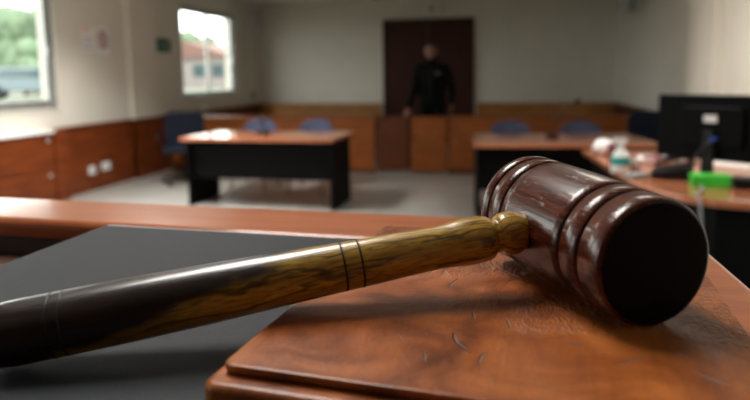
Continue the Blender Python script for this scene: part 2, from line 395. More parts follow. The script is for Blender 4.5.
b = B(); bx(b, .092, .122, -.6, yo(.12)-.052, 0, ZP-.046); obj('side_panel', b, 'benchdark', bench)

fol = thing('leather_folder', 'charcoal leather folder lying flat on the bench under the gavel handle', 'folder', (-.13, .27, ZP-.032))
x0, x1, y0, y1 = -.188, .200, -.17, .176
def fy(xx): return -.055*(xx+.188)
b = B(); prism(b, [(x0, y0), (x1, y0), (x1, y1+fy(x1)), (x0, y1+fy(x0))], .0290, .0320); obj('cover', b, 'leather', fol, .0012, 2)
b = B(); prism(b, [(x0, y0), (x1, y0), (x1, y1+fy(x1)), (x0, y1+fy(x0))], 0, .0030); obj('back_cover', b, 'leather', fol, .0012, 2)
b = B(); prism(b, [(x0+.004, y0+.004), (x1-.004, y0+.004), (x1-.004, y1+fy(x1)-.004), (x0+.004, y1+fy(x0)-.004)], .0030, .0290); obj('pages', b, 'black', fol)

b = B(); tube(b, [(x0+.004, y1-.0005, .0318), (x1-.004, y1+fy(x1)-.0005, .0318)], .0011, 8); obj('edge_highlight', b, 'edge_glint', fol)  # added pale strip paints the highlight along the back edge

blk = thing('sounding_block', 'scuffed reddish wooden sounding block with a stepped edge under the gavel head', 'block', (.0075, .305, ZP+.0003), math.radians(-5.6))
Mb = (Matrix.Translation(blk.location) @ Matrix.Rotation(math.radians(-5.6), 4, 'Z')).inverted()
def L2(u, v):
    p = Mb @ onz(u, v, ZB); return p.x, p.y
scr_px = [(450, 333, 472, 354, .0010), (476, 368, 489, 351, .0008), (472, 312, 475, 321, .0006), (506, 318, 514, 330, .0009), (503, 270, 522, 279, .0010), (450, 288, 457, 279, .0008),
          (701, 321, 731, 331, .0009), (701, 295, 709, 300, .0008), (694, 372, 735, 387, .0010), (560, 340, 590, 347, .0007), (610, 365, 650, 358, .0007), (478, 262, 483, 270, .0007),
          (420, 352, 428, 366, .0006), (395, 333, 402, 341, .0005), (670, 352, 690, 360, .0008)]
MT['block'] = block_mat([(*L2(a, b_), *L2(c, d_), w) for a, b_, c, d_, w in scr_px])
hx, hy0, hy1 = .0985, -.121, .112
TH = ZB - ZP
def rrect(x0, x1, y0, y1, r, n=6):
    pts = []
    for cx, cy, a0 in ((x1-r, y0+r, -90), (x1-r, y1-r, 0), (x0+r, y1-r, 90), (x0+r, y0+r, 180)):
        for k in range(n+1):
            a = math.radians(a0 + 90*k/n); pts.append((cx+r*math.cos(a), cy+r*math.sin(a)))
    return pts
b = B(); prism(b, rrect(-hx-.003, hx, hy0, hy1, .006), 0, .0095); obj('base_plate', b, 'block', blk, .003, 4)
b = B(); prism(b, rrect(-hx+.003, hx-.005, hy0+.0105, hy1-.005, .005), .0090, .0106); obj('recess_shade', b, 'groove', blk)  # near-black fill paints the shadow below the top plate
b = B(); prism(b, rrect(-hx+.0012, hx-.003, hy0+.0085, hy1-.003, .005), .0103, TH); obj('top_plate', b, 'block', blk, .0012, 3)

az = 2.030; Rr = .0285; Lh = .106
hc = Vector((.0632, .2630, ZB+Rr)) + Vector((math.cos(az), math.sin(az), 0))*Lh*.5
gav = thing('gavel', 'wooden gavel with dark ringed head and yellow-brown handle resting on the block', 'gavel', (hc.x, hc.y, ZB))
prof = []
def P(t, r, m=0): prof.append((t*Lh*.5, r*Rr*(1+.042*t), m))
P(-1, 0, 2); P(-1, .86, 2); P(-.997, .93, 2); P(-.985, .975, 0); P(-.965, .995); P(-.94, 1.0)
def groove(t0, r):
    P(t0-.022, r); P(t0-.018, r-.012, 1); P(t0-.012, r-.055, 1); P(t0+.012, r-.055, 1); P(t0+.018, r-.012, 1); P(t0+.022, r, 0)
groove(-.72, 1.005); groove(-.47, 1.012)
for k in range(1, 10):
    t = -.448 + .98*k/10; P(t, 1.012 + .010*(1-((t-.042)/.49)**2))
groove(.555, 1.012); P(.68, 1.012); groove(.80, 1.012); P(.93, 1.01); P(.965, 1.0); P(.985, .98, 0); P(.997, .93, 2); P(1, .86, 2); P(1, 0, 2)
b = B(); lathe(b, prof, 96, 'x')
o = obj('head', b, ['ghead', 'groove', 'gface'], gav)
tl_ = math.asin(.084*Rr/Lh)
o.location = (0, 0, Rr*1.010); o.rotation_euler = (0, -tl_, az)
ha = 2.0564 + PI/2 - math.radians(4.2)
hd = Vector((math.cos(ha), math.sin(ha), 0))
SL = .260; z0 = Rr + .0045; z1 = -TH + .0137 + .0003
slope = math.atan2(z0-z1, SL)
hp = [(.020, .0080), (.0300, .0086), (.0315, .0096), (.034, .0104), (.037, .0107), (.040, .0104), (.0420, .0094), (.0430, .0082), (.0445, .0080), (.0455, .0086), (.0470, .0100), (.051, .0111), (.056, .0114), (.062, .0111), (.068, .0104), (.074, .0101), (.082, .0102), (.092, .0105),
      (.104, .0109), (.120, .0113), (.140, .0118), (.160, .0125), (.180, .0131), (.205, .0136), (.225, .0137), (.245, .0137), (.260, .0136), (.266, .0130), (.270, .0112), (.2715, .006), (.272, 0)]
dense = []
for (a, ra), (c, rc) in zip(hp, hp[1:]):
    for k in range(4): dense.append((a+(c-a)*k/4, ra+(rc-ra)*k/4))
dense = [(.020, 0)] + dense + [hp[-1]]
b = B(); lathe(b, dense, 64, 'x')
hdl = obj('handle', b, 'ghandle', gav)
hdl.location = (math.cos(az)*.006-hd.x*.0015, math.sin(az)*.006-hd.y*.0015, z0)
yaxis = Vector((0, 0, 1)).cross(hd)
xa = (hd*math.cos(slope) - Vector((0, 0, 1))*math.sin(slope)); za = xa.cross(yaxis)
hdl.rotation_euler = Matrix((xa, yaxis, za)).transposed().to_euler()
for s in (.1115, .1195, .2385, .2435):
    r = [q for q in zip(hp, hp[1:]) if q[0][0] <= s <= q[1][0]][0]
    rr = r[0][1] + (r[1][1]-r[0][1])*(s-r[0][0])/(r[1][0]-r[0][0])
    b = B(); lathe(b, [(s-.00055, rr-.001), (s-.0005, rr+.00012), (s+.0005, rr+.00012), (s+.00055, rr-.001)], 64, 'x'); obj('ring', b, 'groove', hdl)
# ------------------------------------------------------------------ court tables
def court_table(label, loc, rz, W, D):
    t = thing('court_table', label, 'table', loc, rz, 'tables facing the bench')
    b = B(); bx(b, 0, W, 0, D, .715, .75); obj('tabletop', b, 'tabletop', t, .004)
    for xx in (.03, W-.06):
        b = B(); bx(b, xx, xx+.03, .08, D-.12, 0, .715); obj('side_panel', b, 'deskblack', t, .003)
    b = B(); bx(b, .06, W-.06, .14, .16, .30, .715); obj('modesty_panel', b, 'deskblack', t)
    return t
tl = court_table('orange-topped black table with bright window glare on its left end', (-3.31, 5.97, 0), math.radians(-2), 1.69, .86)
tr = court_table('orange-topped black table behind the gavel head, gooseneck microphone on it', (-.225, 5.60, 0), math.radians(4), 1.60, 1.0)
# ------------------------------------------------------------------ chairs
def make_chair(label, group):
    t = thing('visitor_chair', label, 'chair', (0, 0, 0), 0, group)     # faces -Y
    b = B(); prism(b, rrect(-.23, .23, -.23, .20, .08), .42, .47); obj('seat', b, 'navy', t, .018, 3)
    b = B(); pts = []
    n = 16
    for k in range(n+1):
        a = PI*k/n; pts.append((.235*math.cos(a)*(1 if abs(math.cos(a)) < .9 else 1), .665+.19*math.sin(a)**.8))
    pts += [(-.215, .56), (-.15, .52), (.15, .52), (.215, .56)]
    vs = []
    for yy in (0, .035):
        vs.append([b.verts.new((x_, .205+yy + .9*(x_*x_)*-.8 + (z_-.55)*.10, z_)) for x_, z_ in pts])
    m = len(pts); b.faces.new(vs[0]); b.faces.new(vs[1][::-1])
    for k in range(m): b.faces.new((vs[0][k], vs[1][k], vs[1][(k+1) % m], vs[0][(k+1) % m]))
    bmesh.ops.recalc_face_normals(b, faces=b.faces)
    obj('backrest', b, 'blue', t, .01, 3)
    for s in (-1, 1):
        b = B(); tube(b, [(s*.19, -.17, .43), (s*.215, -.205, .0)], .012); obj('leg', b, 'steel', t)
        b = B(); tube(b, [(s*.19, .17, .43), (s*.215, .235, 0)], .012); obj('leg', b, 'steel', t)
        b = B(); tube(b, [(s*.17, .17, .43), (s*.17, .22, .50), (s*.165, .232, .62)], .011); obj('back_support', b, 'steel', t)
    b = B(); tube(b, [(-.19, -.17, .425), (.19, -.17, .425), (.19, .17, .425), (-.19, .17, .425), (-.19, -.16, .425)], .011); obj('seat_frame', b, 'steel', t)
    return t
def at(u, Y): 
    r = ray(u, 100); return r.x*(Y/r.y)
ch = make_chair('slate blue rounded chair back behind the middle of the window-side table', 'chairs behind the court tables')
ch.location = (at(257, 7.30), 7.15, 0); ch.rotation_euler = (0, 0, -.05)
dup(ch, 'slate blue rounded chair back behind the window-side table, nearer the door', (at(313, 7.25), 7.10, 0), -.08)
dup(ch, 'slate blue rounded chair back left of the gooseneck microphone', (at(512, 7.0), 6.86, 0), .05)
dup(ch, 'slate blue rounded chair back right of the gooseneck microphone', (at(584, 6.9), 6.80, 0), .06)
def arm_chair(label, loc, rz):
    t = thing('office_chair', label, 'chair', loc, rz, 'dark office chairs')
    b = B(); prism(b, rrect(-.25, .25, -.25, .23, .09), .42, .50); obj('seat', b, 'navy', t, .025, 3)
    b = B(); prism(b, rrect(-.26, .26,   .47, .93, .12, 8), -.03, .035, 0, Matrix.Translation((0, .25, 0)) @ Matrix.Rotation(math.radians(82), 4, 'X')); obj('backrest', b, 'navy', t, .02, 3)
    for s in (-1, 1):
        b = B(); tube(b, [(s*.25, -.10, .46), (s*.31, -.10, .50), (s*.31, -.14, .66), (s*.31, .15, .67), (s*.29, .20, .62), (s*.25, .16, .47)], .015); obj('armrest', b, 'black', t)
    b = B(); tube(b, [(0, 0, .10), (0, 0, .42)], .03); obj('gas_lift', b, 'black', t)
    for k in range(5):
        a = 2*PI*k/5+.3; b = B(); tube(b, [(0, 0, .11), (.28*math.cos(a), .28*math.sin(a), .07)], [.025, .014])
        leg = obj('base_arm', b, 'black', t)
        b = B(); lathe(b, [(-.02, 0), (-.02, .028), (.02, .028), (.02, 0)], 16, 'x', M=Matrix.Translation((.28*math.cos(a), .28*math.sin(a), .0285)) @ Matrix.Rotation(a+PI/2, 4, 'Z')); obj('caster', b, 'black', leg)
    return t
oc = arm_chair('dark navy office chair between the window wall and the table', (at(187, 7.55), 7.40, 0), math.radians(25))
dup(oc, 'dark navy office chair partly behind the computer monitor', (at(652, 7.45), 7.35, 0), math.radians(-10))
# ------------------------------------------------------------------ microphones
def mic(label, loc, stem):
    t = thing('gooseneck_microphone', label, 'microphone', loc, 0)
    b = B(); prism(b, rrect(-.06, .06, -.07, .07, .02), 0, .035); obj('base', b, 'black', t, .008)
    b = B(); tube(b, stem, .009, 8); obj('gooseneck', b, 'steel', t)
    e = Vector(stem[-1]); dd = (e-Vector(stem[-2])).normalized()
    b = B(); tube(b, [e, e+dd*.02, e+dd*.06, e+dd*.075], [.010, .020, .020, .008]); obj('capsule', b, 'black', t)
mic('short desk microphone on the table beside the windows', (at(262, 6.45), 6.45, .75), [(0, .03, .03), (0, .04, .08), (.0, .0, .115)])
mic('long gooseneck microphone on the table behind the gavel head', (at(553, 6.25), 6.25, .75), [(0, .03, .03), (.04, .03, .14), (.10, .02, .24), (.17, .0, .315), (.195, -.02, .33)])
# ------------------------------------------------------------------ barrier, gates and public benches
def barrier(label, x0, x1, y0, seams):
    t = thing('court_barrier', label, 'barrier', ((x0+x1)/2, y0, 0), 0, 'wooden barriers across the court')
    c = (x0+x1)/2
    xs = [x0] + seams + [x1]
    for a, e in zip(xs, xs[1:]):
        b = B(); bx(b, a-c+.004, e-c-.004, 0, .06, .06, .555); bx(b, a-c+.004, e-c-.004, .004, .06, .565, .76); bx(b, a-c+.004, e-c-.004, .012, .05, .555, .565); obj('panel', b, 'barrier', t, .003)
    b = B(); bx(b, x0-c, x1-c, -.012, .30, .76, .80); obj('cap', b, 'barrier', t, .006)
    b = B(); bx(b, x0-c, x1-c, .01, .05, 0, .06); obj('plinth', b, 'wains_dark', t)
    return t
barrier('long wooden barrier running from the window wall to the gate', -4.84, -1.72, 8.50, [-3.9, -2.8])
barrier('long wooden barrier behind the right-hand table, running to the far wall corner', -.70, 2.08, 8.58, [.2, 1.15])
def gate(label, hinge, rz, w, mat):
    t = thing('swing_gate', label, 'gate', hinge, rz, 'swing gates in the barrier')
    b = B(); bx(b, .006, w-.006, 0, .045, .03, .76); bx(b, .06, w-.06, -.008, 0, .12, .52); obj('panel', b, mat, t, .003)
    b = B(); bx(b, 0, w, -.01, .055, .76, .80); obj('top_rail', b, mat, t, .005)
    for zz in (.15, .62):
        b = B(); tube(b, [(.0, .02, zz), (.0, .02, zz+.09)], .009); obj('hinge', b, 'steel', t)
gate('darker wooden swing gate standing ajar beside the person', (-1.70, 8.57, 0), math.radians(16), .50, 'gate')
gate('closed wooden swing gate in front of the person', (-1.205, 8.54, 0), 0, .495, 'barrier')
def pew(label, x0, x1, y):
    t = thing('public_bench', label, 'bench', ((x0+x1)/2, y, 0), 0, 'public benches behind the barrier')
    h = (x1-x0)/2
    b = B(); bx(b, -h, h, -.02, .02, .30, .86); bx(b, -h, h, -.03, .03, .86, .90); obj('backrest', b, 'pew', t, .005)
    b = B(); bx(b, -h, h, .02, .45, .42, .45); obj('seat', b, 'pew', t, .005)
    for s in (-1, 1):
        b = B(); bx(b, s*h-.02, s*h+.02, -.03, .46, 0, .62); obj('end_panel', b, 'pew', t, .005)
pew('honey-coloured public bench back between the window wall and the door', at(274, 10.3), at(374, 10.3), 10.3)
pew('honey-coloured public bench back to the right of the door', at(478, 10.3), at(589, 10.3), 10.3)
# ------------------------------------------------------------------ cabinet under the near window
cab = thing('low_cabinet', 'low mahogany cabinet with drawers and a white top under the near window', 'cabinet', (XL+.003, 3.5, 0))
CW = 2.74
b = B(); bx(b, 0.0, .10, 0, 2.529, 0, .79); obj('carcass', b, 'wains', cab)
b = B(); bx(b, 0.0, .14, 0, 2.525, .79, .82); obj('worktop', b, 'white', cab, .004)
for k in range(3):
    for z0_, z1_ in ((.05, .385), (.40, .765)):
        y0_ = .02 + k*.835; b = B(); bx(b, .10, .118, y0_, y0_+.82, z0_, z1_); dr = obj('drawer', b, 'wains', cab, .003)
        b = B(); lathe(b, [(.118, 0), (.118, .012), (.132, .012), (.138, .024), (.150, .020), (.152, 0)], 16, 'x', M=Matrix.Translation((0, y0_+.72, z1_-.06))); obj('knob', b, 'metal', dr)
b = B(); bx(b, .0, .125, 2.53, CW, 0, .82); obj('end_post', b, 'wains', cab, .003)
# ------------------------------------------------------------------ things on the walls
def wall_box(name, label, cat, y, zc, w, h, t, mat, group=None, x=XL, bev=.003):
    b = B(); bx(b, 0, t, -w/2, w/2, -h/2, h/2); o = obj(name, b, mat, None, bev); o.location = (x, y, zc); return tag(o, label, cat, group)
n1 = wall_box('paper_notice', 'white paper notice with grey print on the wall beside the near window', 'notice', 6.90, 1.86, .22, .30, .004, 'paper', 'notices on the window wall', bev=0)
b = B(); bx(b, .004, .005, -.10, .10, -.12, -.09); bx(b, .004, .005, -.10, .06, -.06, -.03); bx(b, .004, .005, -.10, .08, 0, .03); obj('printed_lines', b, 'faintink', n1)
b = B(); bx(b, .004, .005, -.09, .03, .08, .15); obj('heading', b, 'pinkink', n1)
n2 = wall_box('paper_notice', 'white paper notice with a red prohibition ring on the wall', 'notice', 7.19, 1.86, .22, .34, .004, 'paper', 'notices on the window wall', bev=0)
b = B(); R_ = []
for k in range(24):
    a = 2*PI*k/24; R_.append([b.verts.new((.005, math.cos(a)*r_*.85, math.sin(a)*r_+.01)) for r_ in (.085, .12)])
for k in range(24): b.faces.new((R_[k][0], R_[k][1], R_[(k+1) % 24][1], R_[(k+1) % 24][0]))
bmesh.ops.solidify(b, geom=b.faces[:], thickness=.0008)
obj('red_ring', b, 'red', n2)
b = B(); bx(b, .004, .005, -.03, .03, -.05, .07); obj('pictogram', b, 'red', n2)
ex = wall_box('exit_sign', 'dark green emergency exit sign on the wall beside the far window', 'sign', 8.60, 1.87, .46, .20, .02, 'exit')
b = B(); ball(b, (.02, .10, .055), (.004, .016, .018), 1)
for p, q, r_ in (((.022, .09, .03), (.022, .07, -.02), .013), ((.022, .07, -.02), (.022, .10, -.045), .009), ((.022, .10, -.045), (.022, .08, -.075), .008), ((.022, .07, -.02), (.022, .03, -.06), .009), ((.022, .09, .025), (.022, .125, .0), .007), ((.022, .085, .03), (.022, .045, .02), .007)): tube(b, [p, q], r_, 6)
obj('running_figure', b, 'white', ex)
b = B(); bx(b, .02, .024, -.19, -.13, -.085, .085); obj('doorway_pictogram', b, 'greyink', ex)
b = B(); tube(b, [(.022, -.10, 0), (.022, .02, 0)], .008, 6); obj('arrow', b, 'white', ex)
for yv, zv, lb, sw in ((6.76, .255, 'smaller white socket on the mahogany panel nearer the cabinet', 0), (7.04, .268, 'wide white double socket on the mahogany panel, farther from the cabinet', 1)):
    o = wall_box('wall_socket', lb, 'socket', yv, zv, .16 if sw else .11, .10, .025, 'white', 'sockets low on the window wall', XL+.03)
    b = B(); b.free()
    for yy_ in ((-.05, .05) if sw else (0,)):
        b = B(); bx(b, .025, .027, yy_-.025, yy_+.025, -.03, .03); obj('outlet_face', b, 'grey', o)
wall_box('socket_box', 'small white box on the ledge under the far window', 'socket box', 9.86, .875, .16, .10, .06, 'white')
def speaker(label, loc, rz):
    t = thing('wall_speaker', label, 'speaker', loc, rz, 'speakers high in the far corners')
    b = B(); bx(b, -.10, .10, -.16, 0, -.16, .16); obj('cabinet', b, 'grey', t, .01)
    b = B(); bx(b, -.085, .085, -.168, -.16, -.14, .14); obj('grille', b, 'alum', t, .003)
    b = B(); bx(b, -.03, .03, 0, .07, -.04, .04); obj('bracket', b, 'steel', t)
speaker('small grey loudspeaker high in the corner by the window wall', (XL+.20, 11.75, 2.53), math.radians(50))
speaker('small grey loudspeaker high in the corner opposite the windows', (XR-.18, 10.25, 2.46), math.radians(-60))
em = thing('emergency_light', 'pale emergency light fixed above the dark double door', 'light', (-1.32, YB, 2.66))
b = B(); bx(b, -.20, .20, -.06, 0, -.03, .05); obj('housing', b, 'grey', em, .008)
for s in (-1, 1):
    b = B(); lathe(b, [(0, 0), (0, .05), (.05, .06), (.05, 0)], 20, 'z', M=Matrix.Translation((s*.12, -.07, .0)) @ Matrix.Rotation(PI/2, 4, 'X')); obj('spot_lamp', b, 'white', em)
cn = thing('cable_conduit', 'thin pale conduit running up the corner of the window wall', 'conduit', (XL+.0, 12.0, 0))
b = B(); bx(b, 0, .03, -.02, .02, .83, 2.4); obj('trunking', b, 'wall', cn)
b = B(); bx(b, 0, .045, -.05, .05, .95, 1.07); obj('junction_box', b, 'grey', cn, .004)
# ------------------------------------------------------------------ computer desk and what stands on it
cdk = thing('computer_desk', 'curved orange-topped computer desk with black panels right of the gavel', 'desk', (0, 0, 0))
pts = [(.655, 5.20), (.70, 4.55), (.715, 4.05), (.735, 3.72), (.80, 3.45), (.90, 3.28), (1.02, 3.18), (1.20, 3.12), (1.62, 3.06), (1.62, 5.20)]
b = B(); prism(b, pts, .715, .75); obj('desktop', b, 'tabletop', cdk, .006, 3)
pin = [(.72, 5.1), (.77, 4.5), (.785, 4.05), (.81, 3.75), (.87, 3.52), (.95, 3.36), (1.05, 3.26), (1.20, 3.20), (1.58, 3.14)]
b = B(); pout = [(x_+.03*.8, y_+.03*.6) for x_, y_ in pin]
prism(b, pin + pout[::-1], 0, .714); obj('front_panel', b, 'deskblack', cdk)
b = B(); bx(b, 1.55, 1.58, 3.25, 5.1, 0, .714); obj('side_panel', b, 'deskblack', cdk)
ZD = .7502
mo = thing('computer_monitor', 'black computer monitor seen from behind on the curved desk', 'monitor', (1.165, 3.74, ZD), math.radians(-40))
b = B(); bx(b, -.31, .31, -.012, .018, .12, .485); obj('screen_panel', b, 'screen', mo, .006)
b = B(); prism(b, rrect(-.17, .17, .19, .42, .03), 0, .03, 0, Matrix.Translation((0, -.010, 0)) @ Matrix.Rotation(PI/2, 4, 'X')); obj('rear_housing', b, 'screen', mo, .01, 3)
b = B(); prism(b, [(-.035, .0), (.035, .0), (.028, .28), (-.028, .28)], 0, .022, 0, Matrix.Translation((0, -.042, .014)) @ Matrix.Rotation(PI/2, 4, 'X')); obj('stand_neck', b, 'black', mo, .004)
b = B(); prism(b, rrect(-.10, .10, -.09, .05, .04), 0, .014); obj('stand_base', b, 'black', mo, .004)
b = B(); bx(b, -.035, .035, -.0425, -.040, .335, .375); lb = obj('sticker', b, 'paper', mo); lb['label'] = 'white sticker on the back'
b = B(); tube(b, [(.025, -.085, .235), (.0, -.10, .21), (-.05, -.10, .14), (-.07, -.09, .06), (-.075, -.075, .019)], .006, 8); cb = obj('grey_cable', b, 'steel', mo)
b = B(); tube(b, [(.045, -.045, .25), (.035, -.070, .25), (.025, -.085, .235)], .009, 8); obj('blue_plug', b, 'bluep', mo)
def pt(u, v): 
    p = onz(u, v, ZD); return (p.x, p.y, ZD)
def crumple(bm, seed, r, amp):
    for v in ball(bm, (0, 0, 0), 1, 4):
        n_ = noise.noise(v.co*2.3 + Vector((seed, 0, 0))) + .5*noise.noise(v.co*5 + Vector((0, seed, 0))); v.co = Vector((v.co.x*r[0], v.co.y*r[1], v.co.z*r[2]))*(1+amp*n_)
    zmin = min(v.co.z for v in bm.verts)
    for v in bm.verts: v.co.z -= zmin
b = B(); crumple(b, 3, (.075, .06, .05), .35); o = obj('crumpled_tissue', b, 'paper'); o.location = pt(604, 155); tag(o, 'crumpled white tissue at the far end of the curved desk', 'tissue')
b = B(); lathe(b, [(0, 0), (0, .038), (.005, .042), (.10, .045), (.105, .043), (.105, .036), (.02, .034), (.02, 0)], 24)
o = obj('pencil_cup', b, 'maroon'); o.location = pt(613.5, 158); tag(o, 'small dark cup between the tissue and the spray bottle', 'cup')
sb = thing('spray_bottle', 'white spray bottle with a teal label on the curved desk', 'bottle', pt(620, 172))
b = B(); lathe(b, [(0, 0), (0, .054), (.006, .058), (.06, .058), (.10, .054), (.13, .036), (.145, .022), (.155, .020), (.155, 0)], 32); obj('body', b, 'white', sb)
b = B(); lathe(b, [(.045, .0570), (.047, .0592), (.098, .0555), (.10, .0540)], 32); obj('label_band', b, 'teal', sb)
b = B(); lathe(b, [(.155, 0), (.155, .024), (.175, .024), (.18, .018), (.18, 0)], 20); bx(b, -.055, .03, -.014, .014, .18, .205); obj('spray_head', b, 'white', sb, .004)
b = B(); tube(b, [(-.028, 0, .182), (-.040, 0, .165), (-.034, 0, .150)], .005, 6); obj('trigger', b, 'grey', sb)
st = thing('stapler', 'dark grey desk stapler beside the spray bottle', 'stapler', pt(634, 170), math.radians(50))
b = B(); bx(b, -.07, .07, -.018, .018, 0, .012); obj('base', b, 'black', st, .004)
b = B(); prism(b, [(-.07, .012), (.05, .05), (.065, .062), (-.06, .062), (-.075, .04)], -.018, .018, 0, Matrix.Rotation(PI/2, 4, 'X')); obj('arm', b, 'grey', st, .004)
b = B(); bx(b, -.06, .06, -.04, .04, 0, .03); o = obj('sticky_note_block', b, 'grey', None, .002); o.location = pt(636, 178); o.rotation_euler = (0, 0, .5); tag(o, 'pale grey block of notes at the near side of the spray bottle', 'notepad')
dish = thing('paper_tray', 'low white dish of papers and maroon cards in front of the monitor', 'tray', pt(655, 163))
b = B(); lathe(b, [(0, 0), (0, .09), (.012, .11), (.035, .125), (.037, .122), (.016, .105), (.006, .085), (.006, 0)], 40); obj('dish', b, 'white', dish)
b = B(); bx(b, -.06, .05, -.05, .05, .012, .045, rot=Matrix.Rotation(.5, 4, 'Z')); obj('card_stack', b, 'maroon', dish, .002)
b = B(); crumple(b, 9, (.095, .075, .030), .35); o = obj('crumpled_papers', b, 'paper'); p = pt(689, 163); o.location = p; tag(o, 'heap of crumpled white papers left of the monitor stand', 'paper')
ph = thing('desk_phone', 'black desk telephone on the curved desk behind the green box', 'telephone', pt(672, 177), math.radians(-14))
b = B(); prism(b, [(-.11, 0), (.11, 0), (.11, .085), (-.11, .035)], -.12, .12, 0, Matrix.Rotation(PI/2, 4, 'X') ); o = obj('body', b, 'black', ph, .005)
b = B(); tube(b, [(-.085, .07, .066), (-.05, .06, .090), (.06, .06, .118), (.10, .07, .110)], [.026, .017, .017, .026], 10); obj('handset', b, 'black', ph)
b = B(); bx(b, -.07, .07, -.09, .02, .058, .067, rot=Matrix.Rotation(-.22, 4, 'Y')); obj('keypad', b, 'steel', ph)
b = B(); tube(b, [(-.05, .09, .05), (-.10, .10, .008), (-.13, .03, .006), (-.10, -.03, .008)], .005, 6); obj('cord', b, 'black', ph)
gb = thing('green_box', 'bright green box at the near edge of the curved desk', 'box', pt(709, 186), math.radians(-6))
b = B(); bx(b, -.090, .095, -.05, .05, 0, .050); obj('carton', b, 'green', gb, .004)
b = B(); bx(b, -.093, .098, -.053, .053, .050, .064); obj('lid', b, 'green', gb, .004)
b = B(); bx(b, -.09, .09, -.07, .07, 0, .055); o = obj('device_box', b, 'black', None, .008); o.location = pt(752, 188); tag(o, 'black device box to the right of the green box', 'device')
o.rotation_euler = (0, 0, -.2)
for k, (u, v, rz, w_, lb_) in enumerate(((728, 165, -.75, .12, 'white sheet of paper lying on the desk under the monitor'),)):
    b = B(); bx(b, -.15, .15, -w_/2, w_/2, 0, .006); o = obj('paper_sheet', b, 'paper'); o.location = pt(u, v); o.rotation_euler = (0, 0, rz); tag(o, lb_, 'paper')
b = B(); p = Vector(pt(703, 191)); q = onz(713, 212, .62)
tube(b, [p+Vector((.02, .10, .008)), p+Vector((0, 0, .008)), Vector((.955, 3.27, .757)), Vector((.957, 3.20, .74)), Vector((.965, 3.19, .60)), Vector((.975, 3.19, .35)), Vector((.97, 3.17, .10)), Vector((.98, 3.12, .01))], .007, 8)
tag(obj('cable', b, 'grey'), 'grey cable hanging down the front of the curved desk', 'cable')
